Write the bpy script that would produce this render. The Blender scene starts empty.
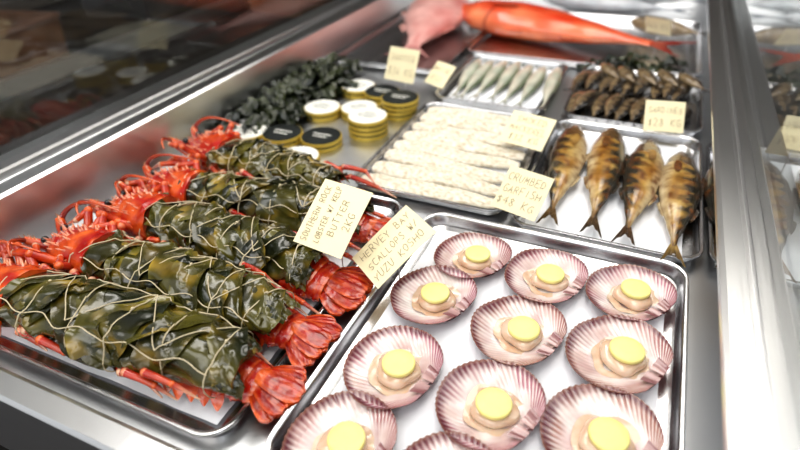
import bpy, math, random
from math import sin, cos, pi, radians, sqrt
from mathutils import Vector, Matrix, noise
random.seed(4)
S=0.001
sc=bpy.context.scene
sc.view_settings.view_transform='Standard'
try: sc.view_settings.look='Medium High Contrast'
except Exception: pass
# ---------------------------------------------------------------- materials
def mat(name,color=None,rough=.5,metal=0,coat=0,sss=0,bump=0,bscale=200,nvar=0,nscale=60,spec=.5,trans=0,dark=(.3,.3,.3),stretch=None,ssr=(1,.4,.2)):
    m=bpy.data.materials.new(name); m.use_nodes=True
    nt=m.node_tree; b=nt.nodes['Principled BSDF']; L=nt.links
    b.inputs['Roughness'].default_value=rough; b.inputs['Metallic'].default_value=metal
    b.inputs['Coat Weight'].default_value=coat; b.inputs['Coat Roughness'].default_value=.12
    b.inputs['Specular IOR Level'].default_value=spec
    b.inputs['Transmission Weight'].default_value=trans
    if sss:
        b.inputs['Subsurface Weight'].default_value=sss; b.inputs['Subsurface Scale'].default_value=.006
        b.inputs['Subsurface Radius'].default_value=ssr
    if color is None:
        a=nt.nodes.new('ShaderNodeAttribute'); a.attribute_name='Col'; out=a.outputs['Color']
    else:
        a=nt.nodes.new('ShaderNodeRGB'); a.outputs[0].default_value=(*color,1); out=a.outputs[0]
    tc=nt.nodes.new('ShaderNodeTexCoord'); vec=tc.outputs['Object']
    if stretch:
        mp=nt.nodes.new('ShaderNodeMapping'); mp.inputs['Scale'].default_value=stretch
        L.new(vec,mp.inputs[0]); vec=mp.outputs[0]
    if nvar:
        n=nt.nodes.new('ShaderNodeTexNoise'); n.inputs['Scale'].default_value=nscale; n.inputs['Detail'].default_value=4
        L.new(vec,n.inputs['Vector'])
        r=nt.nodes.new('ShaderNodeMapRange'); r.inputs[1].default_value=.35; r.inputs[2].default_value=.68
        r.inputs[3].default_value=0; r.inputs[4].default_value=nvar
        L.new(n.outputs['Fac'],r.inputs[0])
        mx=nt.nodes.new('ShaderNodeMix'); mx.data_type='RGBA'; mx.blend_type='MULTIPLY'
        L.new(r.outputs[0],mx.inputs['Factor']); L.new(out,mx.inputs['A']); mx.inputs['B'].default_value=(*dark,1)
        out=mx.outputs['Result']
    L.new(out,b.inputs['Base Color'])
    if bump:
        n2=nt.nodes.new('ShaderNodeTexNoise'); n2.inputs['Scale'].default_value=bscale; n2.inputs['Detail'].default_value=3
        L.new(vec,n2.inputs['Vector'])
        bp=nt.nodes.new('ShaderNodeBump'); bp.inputs['Strength'].default_value=bump; bp.inputs['Distance'].default_value=.002
        L.new(n2.outputs['Fac'],bp.inputs['Height']); L.new(bp.outputs[0],b.inputs['Normal'])
    return m
M_steel=mat('stainless_steel',(.72,.72,.73),.24,1,nvar=.25,nscale=9,dark=(.76,.76,.78),bump=.06,bscale=60)
M_rail=mat('satin_steel_rail',(.82,.82,.82),.28,1,bump=.05,bscale=400,stretch=(1,.02,1))
M_bed=mat('case_bed_steel',(.60,.61,.62),.35,1,bump=.08,bscale=30)
M_paper=mat('tray_paper',(.86,.88,.92),.6,bump=.15,bscale=25)
M_card=mat('card_stock',(.88,.80,.54),.75)
M_ink=mat('pen_ink',(.26,.19,.12),.8)
M_kelp=mat('kelp_skin',None,.25,coat=.65,bump=.55,bscale=50,nvar=.75,nscale=30,dark=(.20,.20,.14))
M_lob=mat('lobster_shell',None,.25,coat=.7,bump=.5,bscale=230,nvar=.7,nscale=70,dark=(.52,.19,.16))
M_twine=mat('twine',(.60,.52,.36),.85)
M_shell=mat('scallop_shell_skin',None,.22,coat=.7,sss=.06,nvar=.4,nscale=70,dark=(.70,.54,.54),bump=.15,bscale=150)
M_meat=mat('scallop_meat_skin',(.74,.57,.43),.2,coat=.8,sss=.35,nvar=.7,nscale=55,dark=(.80,.62,.5),ssr=(1,.6,.4))
M_butter=mat('butter',(.88,.81,.32),.45,sss=.2,ssr=(1,.8,.3),nvar=.2,nscale=50,dark=(.9,.85,.6))
M_fish=mat('smoked_fish_skin',None,.22,coat=.8,bump=.2,bscale=500,nvar=.6,nscale=60,dark=(.30,.21,.14))
M_fish2=mat('fresh_fish_skin',None,.28,coat=.6,bump=.12,bscale=450,nvar=.4,nscale=30,dark=(.6,.45,.45))
M_crumb=mat('crumb_coating',None,.8,bump=1.0,bscale=300,nvar=.55,nscale=150,dark=(.78,.68,.52))
M_black=mat('black_gloss',(.01,.01,.012),.2,coat=.5)
M_gold=mat('gold_tin',(.62,.46,.09),.4,.5)
M_lidw=mat('white_lid',(.82,.82,.76),.5)
M_lidk=mat('dark_lid',(.012,.015,.014),.6,spec=.25)
M_dark=mat('dark_cabinet',(.018,.014,.012),.45,nvar=.5,nscale=3,spec=.3)
M_weed=mat('dried_seaweed',None,.35,coat=.3,bump=.4,bscale=80)
M_glass=bpy.data.materials.new('pane_glass'); M_glass.use_nodes=True
b=M_glass.node_tree.nodes['Principled BSDF']; b.inputs['Base Color'].default_value=(.93,.97,.96,1)
b.inputs['Transmission Weight'].default_value=1; b.inputs['Roughness'].default_value=.0; b.inputs['IOR'].default_value=1.5
# ---------------------------------------------------------------- mesh builder
class MB:
    def __init__(s): s.v=[];s.f=[];s.m=[];s.c=[];s.mats=[];s.M=Matrix.Identity(4)
    def mi(s,m):
        if m not in s.mats: s.mats.append(m)
        return s.mats.index(m)
    def grid(s,fn,nu,nv,m,cu=False,cv=False,caps=False):
        k=s.mi(m); o=len(s.v); NU=nu if cu else nu+1; NV=nv if cv else nv+1
        for i in range(NU):
            for j in range(NV):
                p,c=fn(i/nu,j/nv); s.v.append(s.M@Vector(p)); s.c.append(c)
        for i in range(nu):
            for j in range(nv):
                a=o+(i%NU)*NV+j%NV; b=o+((i+1)%NU)*NV+j%NV; c=o+((i+1)%NU)*NV+(j+1)%NV; d=o+(i%NU)*NV+(j+1)%NV
                s.f.append((a,b,c,d)); s.m.append(k)
        if caps and cv:
            s.f.append(tuple(o+j for j in range(NV))); s.m.append(k)
            s.f.append(tuple(o+nu*NV+NV-1-j for j in range(NV))); s.m.append(k)
    def tube(s,pts,r,m,col=(1,1,1),seg=6,r1=None):
        pts=[Vector(p) for p in pts]; n=len(pts); r1=r if r1 is None else r1
        fr=[]
        up=Vector((0,0,1))
        for i in range(n):
            t=(pts[min(i+1,n-1)]-pts[max(i-1,0)]).normalized()
            a=t.cross(up)
            if a.length<.05: a=t.cross(Vector((0,1,0)))
            a.normalize(); fr.append((a,a.cross(t)))
        def fn(u,v):
            i=round(u*(n-1)); a,b=fr[i]; rr=r+(r1-r)*u
            return pts[i]+a*rr*cos(2*pi*v)+b*rr*sin(2*pi*v), (col if not callable(col) else col(u))
        s.grid(fn,n-1,seg,m,cv=True,caps=True)
    def ell(s,c,rx,ry,rz,m,col=(1,1,1),nu=10,nv=16):
        c=Vector(c)
        def fn(u,v):
            a=pi*u; b=2*pi*v
            return c+Vector((rx*sin(a)*cos(b),ry*sin(a)*sin(b),rz*cos(a))),(col if not callable(col) else col(u,v))
        s.grid(fn,nu,nv,m,cv=True)
    def lathe(s,c,prof,m,seg=40,col=(1,1,1)):
        c=Vector(c); n=len(prof)-1
        def fn(u,v):
            r,z=prof[round(u*n)]; return c+Vector((r*cos(2*pi*v),r*sin(2*pi*v),z)),col
        s.grid(fn,n,seg,m,cv=True,caps=True)
    def prism(s,prof,y0,y1,m,axis='y'):
        def fn(u,v):
            n=len(prof); x,z=prof[round(v*n)%n]; t=y0 if u<.5 else y1
            return (Vector((x,t,z)) if axis=='y' else Vector((t,x,z))),(1,1,1)
        s.grid(fn,1,len(prof),m,cv=True,caps=True)
    def build(s,name,parent=None,smooth=True,loc=None,sharp=40):
        me=bpy.data.meshes.new(name); me.from_pydata([tuple(v*S) for v in s.v],[],s.f)
        for m in s.mats: me.materials.append(m)
        me.polygons.foreach_set('material_index',s.m)
        at=me.color_attributes.new('Col','FLOAT_COLOR','POINT')
        fl=[]
        for c in s.c: fl+= [c[0],c[1],c[2],1]
        at.data.foreach_set('color',fl)
        import bmesh
        bm=bmesh.new(); bm.from_mesh(me); bmesh.ops.recalc_face_normals(bm,faces=bm.faces); bm.to_mesh(me); bm.free()
        if smooth:
            me.polygons.foreach_set('use_smooth',[True]*len(me.polygons)); me.set_sharp_from_angle(angle=radians(sharp))
        ob=bpy.data.objects.new(name,me); sc.collection.objects.link(ob)
        if parent: ob.parent=parent
        if loc: ob.location=loc
        return ob
def T(x,y,z=0,rz=0,sx=1,sy=1,sz=1,ry=0,rx=0):
    return Matrix.Translation((x,y,z))@Matrix.Rotation(radians(rz),4,'Z')@Matrix.Rotation(radians(ry),4,'Y')@Matrix.Rotation(radians(rx),4,'X')@Matrix.Diagonal((sx,sy,sz,1))
def interp(tab,u):
    for (a,x),(b,y) in zip(tab,tab[1:]):
        if u<=b:
            t=(u-a)/(b-a); t=t*t*(3-2*t)*.5+t*.5; return x+(y-x)*t
    return tab[-1][1]
def mix(a,b,t):
    t=max(0,min(1,t)); return tuple(x+(y-x)*t for x,y in zip(a,b))
def nz(x,y,z=0): return noise.noise(Vector((x,y,z)))
# ---------------------------------------------------------------- trays
def tray(name,x0,x1,y0,y1,h=18,R=32,paper=True,z=0):
    mb=MB(); cx,cy=(x0+x1)/2,(y0+y1)/2; hw,hh=(x1-x0)/2,(y1-y0)/2
    prof=[(30,1.2),(14,1.5),(10,3),(6.5,h-3),(5.5,h-1),(4,h),(1,h-.3),(0,h-2),(.4,h-3.5),(2,h-3.6)]
    n=48
    def ring(d,zz):
        out=[]
        r=max(R-d,3)
        for q in range(4):
            sx,sy=[(1,1),(-1,1),(-1,-1),(1,-1)][q]
            for k in range(n//4):
                a=pi/2*q+pi/2*k/(n//4-1)
                out.append(Vector((cx+sx*(hw-d-r)+r*cos(a),cy+sy*(hh-d-r)+r*sin(a),z+zz)))
        return out
    rings=[ring(*p) for p in prof]
    mb.grid(lambda u,v:(rings[round(u*(len(prof)-1))][round(v*n)%n],(1,1,1)),len(prof)-1,n,M_steel,cv=True)
    o=len(mb.v); fl=ring(30,1.2); mb.v+=fl; mb.c+=[(1,1,1)]*n; mb.f.append(tuple(range(o,o+n))); mb.m.append(mb.mi(M_steel))
    if paper:
        def pf(u,v):
            x=x0+22+(x1-x0-44)*u; y=y0+22+(y1-y0-44)*v
            return (x+2*nz(y*.02,x*.01,5),y+2*nz(x*.02,1,y*.01),z+3.6+1.3*nz(x*.015,y*.015,3)),(1,1,1)
        mb.grid(pf,20,24,M_paper)
    return mb.build(name,sharp=50)
# ---------------------------------------------------------------- display case
mb=MB()
mb.prism([(-722,-4),(-722,0),(420,0),(420,-4)],170,2150,M_bed)              # bed
mb.prism([(-722,-4),(-735,80),(-739,84),(-764,85),(-766,79),(-782,79),(-784,88),(-788,91),(-832,91),(-838,86),(-838,-60),(-722,-60)],120,2150,M_rail)
mb.prism([(185,-4),(166,42),(163,48),(160,50),(141,50),(138,46),(136,-60),(185,-60)],-900,430,M_rail,axis='x')
mb.prism([(2140,-4),(2150,110),(2200,110),(2200,-60),(2140,-60)],-838,430,M_rail,axis='x')
mb.prism([(-838,-60),(430,-60),(430,-80),(-838,-80)],136,2200,M_dark)
mb.prism([(420,-60),(420,90),(430,90),(430,-60)],170,2150,M_rail)
case=mb.build('seafood_display_case',smooth=False)
mb=MB()
mb.prism([(108,94),(106,97),(107,101),(112,103),(130,103),(132,99),(136,99),(138,104),(164,104),(167,101),(167,92),(112,91)],150,2145,M_rail)
mb.build('divider_rail',smooth=False,parent=case)
mb=MB(); mb.prism([(150,102),(150,560),(155,560),(155,102)],150,2145,M_glass); mb.build('glass_pane',smooth=False,parent=case)
mb=MB(); mb.prism([(-812,90),(-812,560),(-806,560),(-806,90)],122,2148,M_glass); mb.build('glass_pane_side',smooth=False,parent=case)

scal_tray=tray('scallop_tray',-238,100,190,612,h=20)
tray('lobster_tray',-660,-275,192,622,h=16)
tray('fish_fillet_tray',-388,-136,638,985)
tray('smoked_mackerel_tray',-131,116,622,990)
tray('smoked_mackerel_tray',121,368,622,990)
tray('whiting_tray',-392,-160,1008,1300)
tray('sardine_tray',-128,118,1008,1300,paper=False)
tray('whole_fish_tray',-420,118,1312,1760,paper=False)
tray('whole_fish_tray',-715,-425,1150,1760,paper=False)
# ---------------------------------------------------------------- scallops
def scallop(x,y,rz,k=1.0,seed=0):
    e=bpy.data.objects.new('scallop_in_shell',None); sc.collection.objects.link(e)
    mb=MB(); mb.M=T(x,y,8,rz,k,k,k); Lr=92; off=46
    NR=44
    def base(u,v,dz=0):
        th=radians(-84+168*v); R=Lr*(max(cos(th*.90),0))**.95
        if abs(th)>1.2: R=max(R,14)
        rib=cos(2*pi*NR*v)
        R*=1+.004*rib+.03*nz(v*5,seed)
        r=R*(.04+.96*u)
        px=r*cos(th)-off; py=r*sin(th)*1.06
        d=sqrt((px/45)**2+(py/51)**2)
        z=10.5*min(d,1.2)**2.4+rib*.22*u*u*u+1.6*nz(px*.035,py*.035,seed)
        return px,py,z,rib,d,th
    tint=random.random()
    def top(u,v):
        px,py,z,rib,d,th=base(u,v)
        pale=(.66,.50,.47); w=(.88,.83,.80); pur=(.12,.022,.038); pk=mix((.40,.14,.20),(.35,.17,.12),tint)
        nn=nz(px*.05,py*.05,seed+3); n3=nz(v*16,u*2,seed)
        d=max(d,u*.95)
        c=mix(pale,w,.58+1.4*nn)
        c=mix(c,(.52,.32,.33),max(0,n3+.04)*1.1*min(1,max(0,(d-.5)*3)))
        e_=(d-.76+.16*nn+.1*n3)/.16
        c=mix(c,pk,e_*(.62-.32*rib))
        c=mix(c,(.88,.81,.78),(.8 if rib>.5 else 0)*min(1,max(0,(d-.72)*7))*(.55+n3)*(1-min(1,max(0,(u-.88)*14))*.85))
        c=mix(c,pur,(u-.88+.06*nn)/.08*(.85-.22*rib))
        c=mix(c,(.32,.16,.11),(u-.98)/.02*.7)
        return (-px,py,z),c
    def bot(u,v):
        px,py,z,rib,d,th=base(u,v)
        return (-px,py,z-2.0*(1-u**6)-.2),(.24,.08,.08)
    mb.grid(top,26,NR*6,M_shell); mb.grid(bot,10,NR*4,M_shell)
    for sgn in (-1,1):
        def ear(u,v):
            xx=off-13+13*u; yy=sgn*(2+(17-5*u)*v)
            return (xx,yy,11+.9*sin(v*9)+v*1.2),mix((.58,.40,.38),(.2,.06,.07),v+.3*(u-.5))
        mb.grid(ear,4,6,M_shell)
    mb.build('shell',e)
    mb=MB(); mb.M=T(x,y,8,rz,k,k,k)@Matrix.Translation((6,0,0))
    def meat(u,v):
        a=pi*u; b=2*pi*v; rr=1+.07*sin(3*b+seed)+.04*sin(5*b)
        zz=cos(a); zz=abs(zz)**.7*(1 if zz>0 else -1)
        return (1+22*rr*sin(a)*cos(b),21*rr*sin(a)*sin(b),7+7.5*zz),(1,1,1)
    mb.grid(meat,14,32,M_meat,cv=True)
    def frill(u,v):
        b=2*pi*v; r=18+9*u+5*nz(cos(b)*1.5,sin(b)*1.5,seed)
        return (1+r*cos(b)*1.05,r*1.05*sin(b),3.2+.6*sin(b*7+seed)*u+1.0*u+.8*nz(r*.1,b*2,seed)),(1,1,1)
    mb.grid(frill,5,60,M_meat,cv=True)
    mb.build('scallop_meat',e)
    mb=MB(); mb.M=T(x,y,8,rz,k,k,k)@Matrix.Translation((7,0,0))
    R=16.5
    mb.lathe((random.uniform(-2,3),random.uniform(-3,3),13.8),[(R-1,0),(R,1),(R,3.8),(R-.5,4.8),(R-1.6,5.3),(R*.5,5.4)],M_butter)
    mb.build('butter_disc',e,sharp=60)
SC=[(-171,447,-18),(-151,534,-24),(-58,529,-20),(37,536,-28),(-67,430,-22),(34,436,-20),(-170,332,-14),(-68,327,-20),(31,332,-24),(-179,237,-18),(-80,233,-22),(26,236,-20)]
for i,(x,y,r) in enumerate(SC): scallop(x,y,r+random.uniform(-6,6),[1.0,.95,.99,.98,1.02,1.04,1.02,1.02,1.05,1.02,1.0,1.02][i],i*7.3)
# ---------------------------------------------------------------- lobsters
def lobster(x,y,rz,seed,kx0=-135,kx1=120,head=True,rad=38,tl=1.0):
    e=bpy.data.objects.new('kelp_wrapped_lobster',None); sc.collection.objects.link(e)
    rnd=random.Random(seed); M=T(x,y,6,rz)
    red=(.48,.013,.006); org=(.78,.14,.02); drk=(.22,.005,.004); wht=(.85,.58,.38)
    def rf(xx,th):
        u=(xx-kx0)/(kx1-kx0); env=.72+.28*sin(pi*min(max(u,0),1))**.5
        q=(u*2.6+th/(2*pi)*1.6+seed*.37)%1
        r=rad*env*(1+.24*nz(xx*.018,cos(th)*1.2,sin(th)*1.2+seed)+.06*nz(xx*.07,cos(th)*3,sin(th)*3+seed))+5*(q**3)-1
        return r
    def P(xx,th,dr=0):
        r=rf(xx,th)+dr
        yy=r*1.12*sin(th); zz=rad*.86+r*.86*cos(th)
        return Vector((xx,yy,max(zz,1.0+.02*abs(yy))))
    def kc(a,b,c=0):
        n=nz(a*.012,b*.9,seed+c); n2=nz(a*.035,b*2,seed+9)
        col=mix((.018,.022,.007),(.125,.110,.018),.45+1.6*n)
        return mix(col,(.28,.19,.025),(n2-.12)*2.4)
    mb=MB(); mb.M=M
    def body(u,v):
        xx=kx0+(kx1-kx0)*u+5*nz(v*6,seed,u); th=2*pi*v
        p=P(xx,th)
        if u==0 or u==1: p=Vector((p.x,p.y*.7,18+(p.z-18)*.7))
        return p,kc(xx,th)
    mb.grid(body,70,56,M_kelp,cv=True,caps=True)
    for i in range(8):
        c=kx0+ (i+.5)*(kx1-kx0)/8+rnd.uniform(-8,8); w=rnd.uniform(44,92); sh=rnd.uniform(-100,100)
        a0=radians(rnd.uniform(-130,-60)); a1=radians(rnd.uniform(50,120)); lift=rnd.uniform(1.5,4.5); sd=rnd.random()*50
        def leaf(u,v):
            th=a0+(a1-a0)*u; e_=abs(2*v-1); ww=w*(sin(pi*(.12+.76*u))**.6)
            xx=c+sh*(u-.5)+ (v-.5)*ww+5*nz(u*5,sd,v)
            xx=min(max(xx,kx0-16),kx1+14)
            dr=lift+ e_**4*(2.5+7*nz(u*6,v*3,sd))+2.8*nz(u*5,v*3,sd+7)+2.4*sin(u*20+v*8+sd)*nz(u*3,v*3,sd+2)
            cc=kc(xx+90*i,th*.8,i); k=.75+.5*(i%3)/2
            return P(xx,th,dr),tuple(q*k*(1.35 if e_>.93 else 1) for q in cc)
        mb.grid(leaf,50,18,M_kelp)
    for i in range(5):
        sx=rnd.choice([kx0+5,kx1-8]) if i<2 else kx1-10; sg=-1 if sx<0 else 1; a=rnd.uniform(-1.2,1.2); sd=rnd.random()*50; ln=rnd.uniform(16,28)
        def le(u,v):
            th=a+(v-.5)*.9*(1-.4*u); p=P(sx,th,3)
            return Vector((p.x+sg*ln*u,p.y*(1-.1*u)+4*nz(u*3,v*5,sd),max(p.z-14*u*u+5*nz(u*5,v*5,sd),2))),kc(sx+60*u,th,i)
        mb.grid(le,10,8,M_kelp)
    mb.build('kelp_wrap',e,sharp=80)
    mb=MB(); mb.M=M
    xs=[kx0+14+(kx1-kx0-28)*k/5 for k in range(6)]
    for xx in xs:
        tw=rnd.uniform(-10,10)
        pts=[P(xx+tw*sin(2*pi*j/40),2*pi*j/40,5.4) for j in range(41)]
        mb.tube(pts,.7,M_twine,seg=5)
    sgn_=1
    for a,b in zip(xs,xs[1:]):
        pts=[P(a+(b-a)*j/14,sgn_*(-.8+1.6*j/14)+.1,5.8) for j in range(15)]; sgn_=-sgn_
        mb.tube(pts,.65,M_twine,seg=5)
    for th in (-.85,.9):
        pts=[P(xs[0]+(xs[-1]-xs[0])*j/60,th+.10*sin(j*.5),5.6) for j in range(61)]
        mb.tube(pts,.65,M_twine,seg=5)
    for xx in xs[1::2]:
        p=P(xx,.1,5.8); mb.ell(p,2,2,1.8,M_twine,nu=5,nv=8)
    mb.build('twine_net',e)
    # tail : abdomen rings under the kelp, half closed fan
    mb=MB(); mb.M=M
    for k in range(3):
        xa=kx1-24+k*12*tl; w=(26-2.2*k)*tl; h=(19-2.4*k)*tl
        def seg(u,v):
            th=-pi*.62+2*pi*.62*v; f=1.05-.16*(u-.2)**2-.10*u+.03*nz(u*9,v*20,k)
            if v<.12 or v>.88: f*=1+.12*(u>.5)
            return Vector((xa+19*u+3*cos(th),w*f*sin(th),max(16-1.5*k+h*f*cos(th),1.5))),mix(red,org,.15+1.0*nz(u*4,v*6,k+seed)+(.6 if u>.8 else 0))
        mb.grid(seg,10,30,M_lob)
    bx=kx1+8*tl
    for a,ln,w,zz in ((0,42,23,15),(17,42,22,11),(-17,42,22,11),(35,38,21,7),(-35,38,21,7)):
        ar=radians(a*rnd.uniform(.8,1.2)); cl=rnd.uniform(-.3,.3); ln*=tl*rnd.uniform(.94,1.06); w*=tl; sd=rnd.random()*40
        def lobe(u,v,t=1):
            q=v*2-1; wd=w*.5*(.50+.66*sin(pi*min(u*.64+.08,1)))*(1 if u<.82 else sqrt(max(0,1-((u-.82)/.18)**2*.7)))
            lx=ln*u*(1+.03*nz(v*7,sd)); ly=wd*q
            X_=bx+10*cos(ar)+lx*cos(ar)-ly*sin(ar); Y_=13*sin(ar)+lx*sin(ar)+ly*cos(ar)
            z_=zz+11-9*u+(4-2*u)*cos(q*pi*.5)+.5*cos(q*pi*4)*u+1.0*nz(u*5,v*5,sd)+8*u*u*cl+ (0 if t else -2.5)
            return Vector((X_,Y_,max(z_,1+t))),mix(mix(red,drk,.4+.9*nz(u*4,v*4,sd)),org,.15+.7*nz(u*3,v*9,sd+4)+(.6 if u<.2 else 0)+(.45 if abs(q)>.85 or u>.92 else 0))
        mb.grid(lambda u,v:lobe(u,v,1),18,16,M_lob); mb.grid(lambda u,v:lobe(u,v,0),14,6,M_lob)
    mb.build('tail_fan',e,sharp=60)
    mb=MB(); mb.M=M
    if head:
        hx0=kx0-72; hx1=kx0+26
        prof=[(0,.3),(.12,.6),(.3,.85),(.6,1),(1,1.0)]
        RY=34; RZ=30; CZ=30
        def cara(u,v):
            th=2*pi*v; r=interp(prof,u)
            bmp=1+.09*abs(nz(u*14,cos(th)*4,sin(th)*4+seed))*2
            return Vector((hx0+(hx1-hx0)*u,RY*r*bmp*sin(th),max(CZ+RZ*r*bmp*cos(th)-8*(1-u),1))),mix(red,org,.4+1.8*nz(u*5,cos(th)*2,sin(th)*2+seed)+(.5 if cos(th)<-.1 else 0))
        mb.grid(cara,26,32,M_lob,cv=True,caps=True)
        for i in range(80):
            u=rnd.uniform(.02,.8); th=rnd.uniform(-1.8,1.8); r=interp(prof,u)
            p=Vector((hx0+(hx1-hx0)*u,RY*r*sin(th),CZ+RZ*r*cos(th)-8*(1-u))); n=Vector((-.7,sin(th),cos(th))).normalized()
            mb.tube([p-n*2,p+n*rnd.uniform(4,10)],2.6,M_lob,col=lambda u:mix(org,wht,u*.8),seg=6,r1=.2)
        for sg in (-1,1):
            mb.ell((hx0+10,sg*14,42),5,5,5,M_black)
            mb.tube([(hx0+12,sg*12,30),(hx0-4,sg*19,35),(hx0-14,sg*26,42)],9,M_lob,col=lambda u:mix(red,org,u),seg=10,r1=6)
            pts=[]; a=rnd.uniform(-.2,.6)
            for j in range(14):
                t=j/13; pts.append((hx0-12+ (80*t*t if sg>0 else 30*t),sg*(26+ 24*t+30*sin(t*2)*a),42+18*sin(t*2.6)))
            mb.tube(pts,4.2,M_lob,col=lambda u:mix(drk,org,u),seg=8,r1=.9)
            for i in range(5):
                mb.tube([(hx0-3*i,sg*(18+2*i),38+i),(hx0-3*i-5,sg*(18+2*i)+rnd.uniform(-3,3),47+i)],1.6,M_lob,col=(.8,.4,.2),seg=5,r1=.2)
        for sg in (-1,1):
            for i in range(3):
                p0=Vector((hx0+30+i*22,sg*30,30)); p1=p0+Vector((rnd.uniform(-24,6),sg*rnd.uniform(10,20),rnd.uniform(10,24)))
                p2=p1+Vector((rnd.uniform(-30,-4),-sg*rnd.uniform(-4,18),rnd.uniform(-14,6))); p3=p2+Vector((-16,-sg*6,-8))
                mb.tube([p0,p1],6.2,M_lob,col=lambda u:mix(org,red,u),seg=10,r1=5.2); mb.ell(p1,5.6,5.6,5.6,M_lob,col=org,nu=7,nv=10)
                mb.tube([p1,p2],5,M_lob,col=lambda u:mix(red,org,u),seg=10,r1=4); mb.ell(p2,4.2,4.2,4.2,M_lob,col=wht,nu=7,nv=10)
                mb.tube([p2,p3],3.6,M_lob,col=lambda u:mix(red,wht,u),seg=8,r1=.7)
    for sg in (-1,1):
        for i in range(9):
            bx_=kx0+(-30+i*22 if i<6 else 80+i*16)+rnd.uniform(-6,6); fw=-10+i*9+rnd.uniform(-10,10)
            bx_=min(bx_,kx1-26)
            p0=Vector((bx_,sg*24,14)); p1=p0+Vector((fw*.5,sg*rnd.uniform(13,20),rnd.uniform(2,24)))
            p2=p1+Vector((fw*.7+rnd.uniform(-6,6),sg*rnd.uniform(-4,6),rnd.uniform(-12,2))); p3=p2+Vector((fw*.5,sg*rnd.uniform(-8,5),-14))
            p3.z=max(p3.z,4); p2.z=max(p2.z,6)
            rr=6.4-i*.2
            mb.tube([p0,p0.lerp(p1,.5)+Vector((0,0,1)),p1],rr,M_lob,col=lambda u:mix(org,red,u),seg=10,r1=rr*.85)
            mb.ell(p1,rr*.95,rr*.95,rr*.95,M_lob,col=mix(org,wht,rnd.random()),nu=7,nv=10)
            mb.tube([p1,p1.lerp(p2,.5)+Vector((0,0,1)),p2],rr*.9,M_lob,col=lambda u:mix(red,org,u*.6),seg=10,r1=rr*.65)
            mb.ell(p2,rr*.72,rr*.72,rr*.72,M_lob,col=org,nu=7,nv=10)
            mb.tube([p2,p3],rr*.62,M_lob,col=lambda u:mix(red,wht,u),seg=8,r1=.7)
        for i in range(5):
            x_=kx1-76+i*15; a=rnd.uniform(-.3,.5); ln=rnd.uniform(12,20)
            def sw(u,v):
                q=v*2-1; wd=9*sin(pi*(.15+.8*u)); return Vector((x_+10*u+wd*q,sg*(22+ln*u),18-10*u*u+3*q*q*a)),mix(red,org,u+.2*q)
            mb.grid(sw,8,6,M_lob)
    mb.build('head_and_legs',e)
lobster(-430,256,2,11,kx0=-182,kx1=134,rad=34,tl=1.05)
lobster(-452,336,-1,23,kx0=-135,kx1=150,rad=32,tl=1.08)
lobster(-432,424,-3,37,kx0=-150,kx1=118,rad=33,tl=1.35)
lobster(-440,518,6,41,kx0=-145,kx1=128,rad=32,tl=1.15)
lobster(-470,606,-6,59,kx0=-145,kx1=80,rad=31)
# ---------------------------------------------------------------- fish
MACK=[(0,.10),(.05,.42),(.13,.70),(.28,.95),(.45,1),(.65,.80),(.82,.42),(.94,.16),(1,.12)]
SNAP=[(0,.2),(.05,.5),(.16,.86),(.32,1),(.5,.9),(.7,.58),(.86,.3),(.95,.2),(1,.2)]
def fish(mb,x,y,z,rz,L,W,Tk,colf,m,tab=MACK,flip=1,seed=0,tail=1,bend=0,fins=True,tailcol=None,tx=0):
    mb.M=T(x,y,z,rz,1,flip,1,rx=tx)
    Lb=L*.88
    def cl(u): return bend*sin(pi*u)
    def body(u,v):
        a=2*pi*v; h=interp(tab,u)*W/2; t=interp(tab,min(u*.96+.02,1))*Tk/2
        t=t*(1 if u<.85 else 1-.5*(u-.85)/.15)
        return Vector((Lb*u,cl(u)+h*cos(a),t*sin(a))),colf(u,cos(a),sin(a))
    mb.grid(body,60,32,m,cv=True,caps=True)
    tc=tailcol or colf(.97,.3,.5)
    def tf(u,v):
        q=v*2-1; sp=W*(.07+.36*tail*u)*q; ln=L*.15*u*(.45+.55*abs(q)**1.2)
        return Vector((Lb*.985+ln,sp,.8+1.2*sin(v*26)*u)),mix(tc,tuple(c*.45 for c in tc),u)
    mb.grid(tf,8,20,m)
    if fins:
        for (a,b,hh,sg) in ((.3,.48,.10,1),(.62,.74,.08,1),(.62,.74,.08,-1),(.36,.44,.08,-1)):
            def fn(u,v):
                uu=a+(b-a)*u; h=interp(tab,uu)*W/2
                return Vector((Lb*uu+W*.12*v,cl(uu)+sg*(h-1+W*hh*v*(1-.6*u)),1+.8*sin(u*22)*v)),mix(colf(uu,sg*.9,.5),(.1,.06,.03),.4*v)
            mb.grid(fn,10,4,m)
        def pf(u,v):
            q=v*2-1; return Vector((Lb*(.22+.14*u),cl(.25)-W*.12+W*.10*q*sin(pi*(.15+.7*u)),Tk*.5*interp(tab,.25)+1+1.5*u)),mix(colf(.3,-.2,1),(.2,.1,.05),.5*u)
        mb.grid(pf,8,6,m)
        mb.ell((Lb*.012,-W*.03,1),W*.05,W*.035,Tk*.10,M_black,nu=6,nv=10)
    h=interp(tab,.085)*W/2; tz=interp(tab,.1)*Tk/2
    mb.ell((Lb*.085,h*.28,tz*.86),W*.055,W*.055,W*.03,M_black,nu=6,nv=12)
def cm(seed):
    def f(u,c,s):
        n=nz(u*8,c*1.5,seed); n2=nz(u*24,c*3,seed+5)
        col=mix((.40,.20,.04),(.62,.42,.13),.5+1.2*n)
        col=mix(col,(.64,.52,.32),(-c-.30+.3*n)*1.6)
        bars=sin(u*64+2.5*n2+c*2)
        col=mix(col,(.035,.034,.026),((c+.04)*1.7+.5*bars+.3*n2))
        col=mix(col,(.20,.075,.02),(n2-.10)*2.2)
        if u<.2: col=mix(col,(.13,.08,.04),.65)
        if .19<u<.215: col=mix(col,(.03,.015,.01),.85)
        return mix(col,(.10,.06,.03),(u-.85)*4)
    return f
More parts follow.
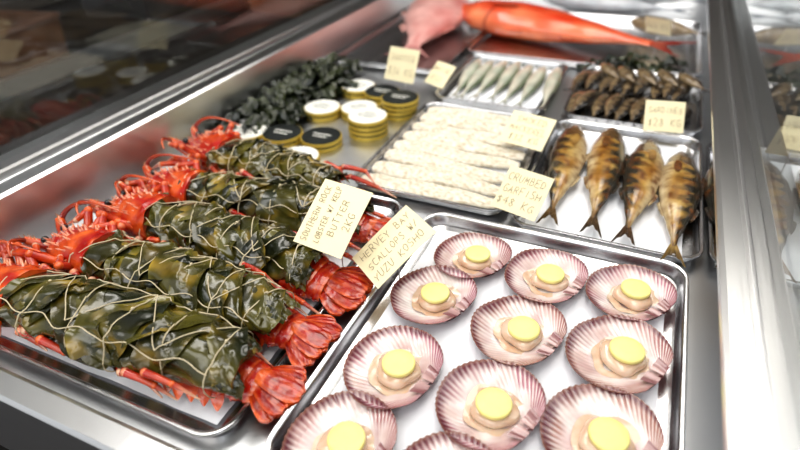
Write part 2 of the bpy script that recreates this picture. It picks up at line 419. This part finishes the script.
def onefish(name,*a,**k):
    mb=MB(); fish(mb,*a,**k); return mb.build(name)
FZ=19
for i,(hx,hy,tx_,ty) in enumerate([(-92,958,-76,634),(-30,972,-20,630),(34,940,22,626),(84,915,80,606),(146,925,142,618),(206,930,200,622),(268,940,262,626)]):
    dx,dy=tx_-hx,ty-hy; ln=sqrt(dx*dx+dy*dy)
    onefish('smoked_mackerel',hx,hy,FZ,math.degrees(math.atan2(dy,dx)),ln,58,32,cm(i*3.7),M_fish,flip=(1 if i%2 else -1),bend=(-1,1,-2,1,0,1,-2)[i],tail=.55)
mb=MB(); 
def cs(seed):
    def f(u,c,s):
        col=mix((.11,.075,.045),(.28,.21,.12),.4-c*.6+nz(u*9,c*2,seed))
        return mix(col,(.02,.017,.015),(c-.1)*2+.4*sin(u*40))
    return f
for r in range(2):
    for i in range(9):
        fish(mb,-108+i*25+random.uniform(-2,2),1278-r*132+random.uniform(-4,4),12+(i%2)*5,-90+random.uniform(-5,5)-8,142,34,18,cs(i+r*20),M_fish,fins=False,tail=.9)
for i in range(5):
    fish(mb,-90+i*40,1290+random.uniform(-6,6),26,-60+random.uniform(-8,8),110,32,18,cs(i+60),M_fish,fins=False,tail=.9)
mb.build('sardines')
def cw(seed):
    def f(u,c,s):
        col=mix((.50,.54,.44),(.72,.70,.58),.5-c*.5+nz(u*5,c,seed)); return mix(col,(.15,.20,.12),(c-.35)*1.8)
    return f
mb=MB()
for i in range(7):
    fish(mb,-366+i*31,1275+random.uniform(-8,8),14,-90+random.uniform(-4,4),255,33,22,cw(i*2.2),M_fish2,fins=False,tail=.7)
mb.build('whiting')
mb=MB()
for i in range(8):
    yy=664+i*41; seed=i*5.1
    mb.M=T(-262,yy,13,random.uniform(-3,3),rx=8)
    def cf(u,v):
        a=2*pi*v; w=(sin(pi*min(max(u*.97+.015,0),1)))**.24*21*(1+.18*nz(u*5,seed)+.04*nz(u*40,cos(a)*3,sin(a)*3+seed)); w*=1-.30*u
        t=w*.42*(1-.15*u)+1.2*nz(u*30,cos(a)*5,sin(a)*5+seed); 
        sa=sin(a); sa=abs(sa)**.7*(1 if sa>0 else -1)
        n=nz(u*34,cos(a)*7,seed)
        return Vector((-110+220*u,w*cos(a)+7*nz(u*2.5,seed,1),max(t*sa+2.5*nz(u*5,cos(a),seed),-8))),mix((.84,.80,.70),(.56,.47,.33),.15+1.3*n)
    mb.grid(cf,130,30,M_crumb,cv=True,caps=True)
mb.build('crumbed_fish_fillets')
def cr(u,c,s):
    col=mix((.74,.055,.010),(.84,.26,.12),.2-c*.6+.8*nz(u*6,c*2,s)); 
    if .24<u<.26: col=mix(col,(.25,.02,.01),.7)
    return col
def cp(u,c,s): return mix((.80,.46,.42),(.62,.22,.20),.25+.4*c+.9*nz(u*6,c*2,s))
def cb(u,c,s): return mix((.50,.54,.58),(.03,.06,.12),(c+.1)*2)
onefish('red_snapper',-520,1580,44,-17,620,185,84,cr,M_fish2,tab=SNAP,tail=.8,tailcol=(.45,.04,.02))
onefish('pink_snapper',-615,1740,40,-80,590,185,80,cp,M_fish2,tab=SNAP,tail=.7,tailcol=(.65,.32,.3))
onefish('tuna',-340,1840,36,-8,430,90,56,cb,M_fish2,tail=.9)
onefish('tuna',-290,1970,36,-8,430,90,56,cb,M_fish2,tail=.9)
onefish('tuna',-60,1640,34,-20,200,60,44,cs(3),M_fish2,tail=.8)
# ---------------------------------------------------------------- tins
def tin(mb,x,y,z,r,h,lid):
    mb.lathe((x,y,z),[(r-1,0),(r,1),(r,h*.42),(r-.5,h*.44)],M_gold,seg=44)
    mb.lathe((x,y,z),[(r-.4,h*.40),(r-.2,h*.62)],M_lidk,seg=44)
    mb.lathe((x,y,z),[(r+.5,h*.60),(r+.5,h-2),(r,h-1.2),(r-1.5,h-1.2)],M_gold,seg=44)
    mb.lathe((x,y,z),[(r-1.6,h-2),(r-1.7,h-.2),(r-2.2,h),(r*.5,h)],lid,seg=44)
    if lid is M_lidw:
        for k,w in ((-.22,.9),(.04,1.1),(.30,.6)):
            mb.grid(lambda u,v:(Vector((x+(u-.5)*r*w,y+r*k+(v-.5)*r*.07,z+h+.3)),(1,1,1)),1,1,M_lidk)
    else:
        for k,w in ((-.15,.8),(.12,1.0)):
            mb.grid(lambda u,v:(Vector((x+(u-.5)*r*w,y+r*k+(v-.5)*r*.08,z+h+.3)),(1,1,1)),1,1,M_lidw)
for (x,y,n,lids) in [(-432,940,2,'kk'),(-452,838,2,'kw'),(-510,765,1,'k'),(-584,755,1,'k'),(-505,682,1,'w'),(-577,880,1,'w'),(-560,1010,1,'w'),(-505,905,1,'w'),(-500,1000,1,'k'),(-650,735,1,'w')]:
    mb=MB()
    for k in range(n): tin(mb,x+random.uniform(-2,2),y+random.uniform(-2,2),k*18.4,37,18,M_lidw if lids[k]=='w' else M_lidk)
    mb.build('caviar_tin_stack' if n>1 else 'caviar_tin',sharp=35)
mb=MB()
def weed(cx,cy,n,sx,sy,hz,seed,big=1):
    r=random.Random(seed)
    for i in range(n):
        x=cx+max(-1.8*sx,min(1.8*sx,r.gauss(0,sx))); y=cy+max(-2*sy,min(2*sy,r.gauss(0,sy))); a=r.uniform(0,6.28); ln=r.uniform(70,130)*big; w=r.uniform(24,46)*big; z0=r.uniform(2,hz)*math.exp(-((x-cx)/sx/2)**2-((y-cy)/sy/2)**2)
        sd=r.random()*99; g=r.random()
        def wf(u,v):
            t=u-.5; q=v-.5; aa=a+1.2*t*nz(sd,u)
            X_=x+ln*t*cos(aa)-w*q*sin(aa)*(1-abs(t)); Y_=y+ln*t*sin(aa)+w*q*cos(aa)*(1-abs(t))
            return Vector((max(X_,-716),Y_,max(1,z0+14*nz(u*5,v*2,sd)+10*cos(t*3)+9*nz(u*10,v*5,sd)*abs(q)*2))),mix((.006,.010,.005),(.040,.050,.016),g*.8+nz(u*4,v*3,sd))
        mb.grid(wf,20,8,M_weed)
weed(-665,850,40,22,60,42,3); weed(-655,1010,40,28,50,52,5)
mb.build('seaweed_pile')
mb=MB(); weed(-20,1330,20,60,16,40,9,.7); mb.build('seaweed_garnish')
# ---------------------------------------------------------------- price cards, hand lettered with pen strokes
GL={'A':[[(0,0),(.5,1),(1,0)],[(.2,.4),(.8,.38)]],'B':[[(0,0),(0,1),(.65,1),(.8,.77),(.6,.54),(0,.5)],[(.6,.54),(.95,.28),(.75,0),(0,0)]],
'C':[[(1,.85),(.65,1),(.2,.85),(0,.45),(.3,.02),(1,.12)]],'D':[[(0,0),(0,1),(.6,.93),(1,.5),(.6,.06),(0,0)]],'E':[[(1,1),(0,1),(0,0),(1,0)],[(0,.5),(.8,.5)]],
'F':[[(1,1),(0,1),(0,0)],[(0,.52),(.8,.52)]],'G':[[(1,.85),(.6,1),(.15,.8),(0,.4),(.35,0),(1,.1),(1,.45),(.6,.45)]],'H':[[(0,0),(0,1)],[(1,0),(1,1)],[(0,.5),(1,.52)]],
'I':[[(.5,0),(.5,1)]],'K':[[(0,0),(0,1)],[(1,1),(.05,.45),(1,0)]],'L':[[(0,1),(0,0),(.9,0)]],'M':[[(0,0),(.1,1),(.5,.3),(.9,1),(1,0)]],'N':[[(0,0),(0,1),(1,0),(1,1)]],
'O':[[(.5,1),(.1,.8),(0,.4),(.35,0),(.8,.1),(1,.55),(.8,.92),(.45,1)]],'P':[[(0,0),(0,1),(.7,1),(.95,.78),(.7,.5),(0,.48)]],'R':[[(0,0),(0,1),(.7,1),(.92,.78),(.7,.52),(0,.5)],[(.4,.5),(1,0)]],
'S':[[(.95,.9),(.5,1),(.08,.82),(.2,.58),(.8,.42),(.92,.18),(.5,0),(0,.1)]],'T':[[(0,1),(1,1)],[(.5,1),(.5,0)]],'U':[[(0,1),(.05,.25),(.4,0),(.85,.15),(1,1)]],'V':[[(0,1),(.5,0),(1,1)]],
'W':[[(0,1),(.25,0),(.5,.7),(.75,0),(1,1)]],'Y':[[(0,1),(.5,.5),(1,1)],[(.5,.5),(.4,0)]],'Z':[[(0,1),(1,1),(0,0),(1,0)]],'/':[[(.1,-.05),(.9,1.05)]],
'$':[[(.95,.82),(.5,.92),(.1,.75),(.85,.35),(.5,.1),(0,.2)],[(.5,1.1),(.5,-.1)]],'2':[[(0,.8),(.4,1),(.85,.8),(.6,.4),(0,0),(1,0)]],'3':[[(0,.95),(.7,1),(.8,.72),(.35,.53),(.9,.35),(.6,0),(0,.06)]],
'4':[[(.7,0),(.7,1),(0,.35),(1,.35)]],'6':[[(.8,1),(.2,.6),(.05,.2),(.5,0),(.9,.25),(.5,.5),(.1,.3)]],'8':[[(.5,.52),(.1,.78),(.5,1),(.85,.78),(.5,.52),(.05,.22),(.5,0),(.95,.22),(.5,.52)]],'0':[[(.5,1),(.05,.6),(.15,.1),(.6,0),(.95,.45),(.8,.9),(.5,1)]]}
def handwrite(mb,text,cx,cy,h,w,seed):
    r=random.Random(seed); n=len(text); adv=min(h*.86,w/max(n,1)); lw=adv*.68; h=min(h,adv*1.5)
    x=cx-adv*n/2; sl=r.uniform(-.03,.05)
    for ch in text:
        hh=h*r.uniform(.88,1.1); yy=cy-h/2+r.uniform(-.05,.05)*h
        for st in GL.get(ch,[]):
            pts=[Vector((x+(p[0]+.22*p[1]*.5+r.uniform(-.05,.05))*lw,yy+(p[1]+r.uniform(-.04,.04))*hh+(x-cx)*sl,1.3)) for p in st]
            sm=[]
            for a,b in zip(pts,pts[1:]): sm+= [a,a.lerp(b,.5)]
            sm.append(pts[-1])
            mb.tube(sm,.32,M_ink,seg=4)
        x+=adv
def card(name,c,z0,z1,lines=(),rot=False,foot=0,k_=1.0,dx=0,dy=0):
    s0=(450-z0)/400; s1=(450-z1)/400
    TL,TR=[Vector((p[0]*s1,p[1]*s1,z1)) for p in c[:2]]; BR,BL=[Vector((p[0]*s0,p[1]*s0,z0)) for p in c[2:]]
    ctr=(TL+TR+BR+BL)/4+Vector((dx,dy,0)); ex=((TR-TL)+(BR-BL))/2; ey=((TL-BL)+(TR-BR))/2
    w=ex.length*k_; h=ey.length*k_; ex.normalize(); ey=(ey-ex*ey.dot(ex)).normalized(); n=ex.cross(ey)
    if rot: ex,ey=ey,-ex; w,h=h,w
    R=Matrix((ex,ey,n)).transposed().to_4x4(); R.translation=ctr
    e=bpy.data.objects.new(name,None); sc.collection.objects.link(e)
    mb=MB(); mb.M=R
    mb.grid(lambda u,v:(Vector(((u-.5)*w,(v-.5)*h,1.0*sin(u*3))),(1,1,1)),8,4,M_card)
    mb.grid(lambda u,v:(Vector(((u-.5)*w,(v-.5)*h,1.0*sin(u*3)-.5)),(1,1,1)),8,4,M_card)
    mb.M=Matrix.Identity(4)
    mb.tube([ctr-n*.8,ctr-n*6,Vector((ctr.x-n.x*14,ctr.y-n.y*14,(foot+z0)/2)),Vector((ctr.x-n.x*14,ctr.y-n.y*14,foot))],.9,M_rail,seg=6)
    mb.build('card',e)
    k=len(lines); mb=MB(); mb.M=R
    for i,t in enumerate(lines):
        handwrite(mb,t,random.uniform(-2,2),h*(.5-(i+.75)/(k+.5)),h/(k+.6)*.62,w*.86,random.random())
    if k: mb.build('handwriting',e)
card('price_card',[(-375,581),(-302,569),(-283,435),(-357,442)],66,112,['SOUTHERN ROCK','LOBSTER W/ KELP','BUTTER','2KG'],rot=True,foot=8,k_=1.05,dx=-2)
card('price_card',[(-260,569),(-198,519),(-214,402),(-260,430)],36,84,['HERVEY BAY','SCALLOPS W/','YUZU KOSHO'],rot=True,foot=2,k_=1.03)
card('price_card',[(-160,718),(-94,702),(-80,589),(-139,606)],26,66,['CRUMBED','GARFISH','$48 KG'],foot=2,k_=1.03)
card('price_card',[(-196,921),(-122,903),(-116,779),(-192,795)],32,68,['SMOKED','MACKEREL','$32 KG'],foot=5)
card('price_card',[(11,1046),(78,1060),(80,921),(21,914)],30,70,['SARDINES','$28 KG'],foot=2)
card('price_card',[(-551,1185),(-474,1172),(-425,981),(-497,991)],35,94,['SNAPPER','$36 KG'],foot=1,k_=1.0)
card('price_card',[(-413,1120),(-363,1096),(-359,976),(-409,1004)],20,56,['WHITING','$30'],foot=2)
card('price_card',[(-20,1640),(40,1610),(35,1480),(-25,1500)],40,80,['$40 KG'],foot=3)
card('price_card',[(210,1000),(275,1000),(275,900),(210,900)],60,110,['$32 KG'],foot=5)
# ---------------------------------------------------------------- surroundings
def quad(name,pts,m):
    a,b,c,d=[Vector(p) for p in pts]
    mb=MB(); mb.grid(lambda u,v:(a.lerp(b,u).lerp(d.lerp(c,u),v),(1,1,1)),2,2,m); return mb.build(name,smooth=False)
M_floor=mat('floor_tiles',(.04,.035,.035),.4,nvar=.5,nscale=2)
M_wall=mat('wall_paint_dark',(.16,.13,.11),.8,nvar=.5,nscale=.8)
M_ceil=mat('ceiling_paint',(.64,.63,.60),.9,nvar=.3,nscale=.5)
quad('floor',[(-4500,-1500,-900),(3500,-1500,-900),(3500,5500,-900),(-4500,5500,-900)],M_floor)
quad('wall_back',[(-4500,5500,-900),(3500,5500,-900),(3500,5500,2400),(-4500,5500,2400)],M_wall)
quad('wall_left',[(-4500,-1500,-900),(-4500,5500,-900),(-4500,5500,2400),(-4500,-1500,2400)],M_wall)
quad('wall_right',[(3500,-1500,-900),(3500,5500,-900),(3500,5500,2400),(3500,-1500,2400)],M_wall)
quad('ceiling',[(-4500,-1500,2400),(3500,-1500,2400),(3500,5500,2400),(-4500,5500,2400)],M_ceil)
mb=MB()
mb.prism([(-2300,-60),(-900,-60),(-900,-900),(-2300,-900)],100,3400,M_dark)
mb.prism([(-1500,-60),(-1470,-60),(-1470,-20),(-1500,-20)],100,3400,M_bed)
mb.prism([(-980,-60),(-955,-60),(-955,-40),(-980,-40)],100,3400,M_bed)
mb.build('service_counter',smooth=False)
mb=MB(); mb.prism([(-838,-80),(430,-80),(430,-900),(-838,-900)],150,2200,M_dark); mb.build('case_plinth',smooth=False,parent=case)
mb=MB(); mb.prism([(440,-60),(1500,-60),(1500,-900),(440,-900)],100,2600,M_dark); mb.prism([(470,-60),(500,-60),(500,40),(470,40)],100,2600,M_bed); mb.build('side_counter',smooth=False)
M_brown=mat('cardboard',(.13,.06,.03),.8,nvar=.5,nscale=12)
M_brown2=mat('dark_plastic',(.05,.045,.045),.5)
def crate(x,y,w,d,h,m,rz):
    mb=MB(); mb.M=T(x,y,-60,rz)
    t=10
    def ringp(k):
        return [(-w/2+k,-d/2+k),(w/2-k,-d/2+k),(w/2-k,d/2-k),(-w/2+k,d/2-k)]
    prof=[(6,0),(0,h-14),(-4,h-12),(-4,h),(t,h),(t+6,12),(w*.45 if w<d else d*.45,11)]
    mb.grid(lambda u,v:(Vector((*ringp(prof[round(u*6)][0])[round(v*4)%4],prof[round(u*6)][1])),(1,1,1)),6,4,m,cv=True,caps=True)
    return mb.build('storage_crate',smooth=False)
crate(-1750,900,320,420,120,M_brown,12); crate(-1250,1900,260,380,110,M_brown,-8); crate(-1850,1650,300,300,90,M_brown2,5); crate(-1700,2500,420,360,160,M_brown,0)
# ---------------------------------------------------------------- lights
def area(name,loc,rot,sx,sy,e,col=(1,1,1)):
    l=bpy.data.lights.new(name,'AREA'); l.shape='RECTANGLE'; l.size=sx; l.size_y=sy; l.energy=e; l.color=col
    o=bpy.data.objects.new(name,l); sc.collection.objects.link(o); o.location=loc; o.rotation_euler=rot
area('strip_light',(-.1,1.0,1.5),(0,0,0),.5,2.6,20,(1,.955,.89))
area('strip_light',(-1.1,1.2,1.6),(0,radians(-20),0),.3,2.4,16,(1,.97,.93))
area('broad_area_light',(1.9,1.4,1.9),(0,radians(45),0),1.4,2.4,24,(.98,.98,1))  # broad area lamp aimed in from the right, out of view; no window modelled
area('broad_area_light',(-.6,-1.2,1.7),(radians(50),0,0),2.6,1.0,22,(1,.99,.98))  # broad area lamp behind the camera, aimed at the case; no window there
w=bpy.data.worlds.new('world'); sc.world=w; w.use_nodes=True
w.node_tree.nodes['Background'].inputs[0].default_value=(.94,.97,1,1); w.node_tree.nodes['Background'].inputs[1].default_value=.6
# ---------------------------------------------------------------- camera
cX=Vector((0.9137,-0.2114,0.3471)).normalized(); cY=Vector((0.4051,0.5333,-0.7427)).normalized(); cZ=cX.cross(cY)
R=Matrix((cX,cY,cZ))
Mc=R.to_4x4(); Mc.translation=(0,0,.45)
cam=bpy.data.cameras.new('camera'); co=bpy.data.objects.new('camera',cam); sc.collection.objects.link(co); co.matrix_world=Mc
cam.sensor_width=36; cam.lens=550/800*36; cam.clip_start=.01
cam.dof.use_dof=True; cam.dof.focus_distance=.62; cam.dof.aperture_fstop=2.8
sc.camera=co
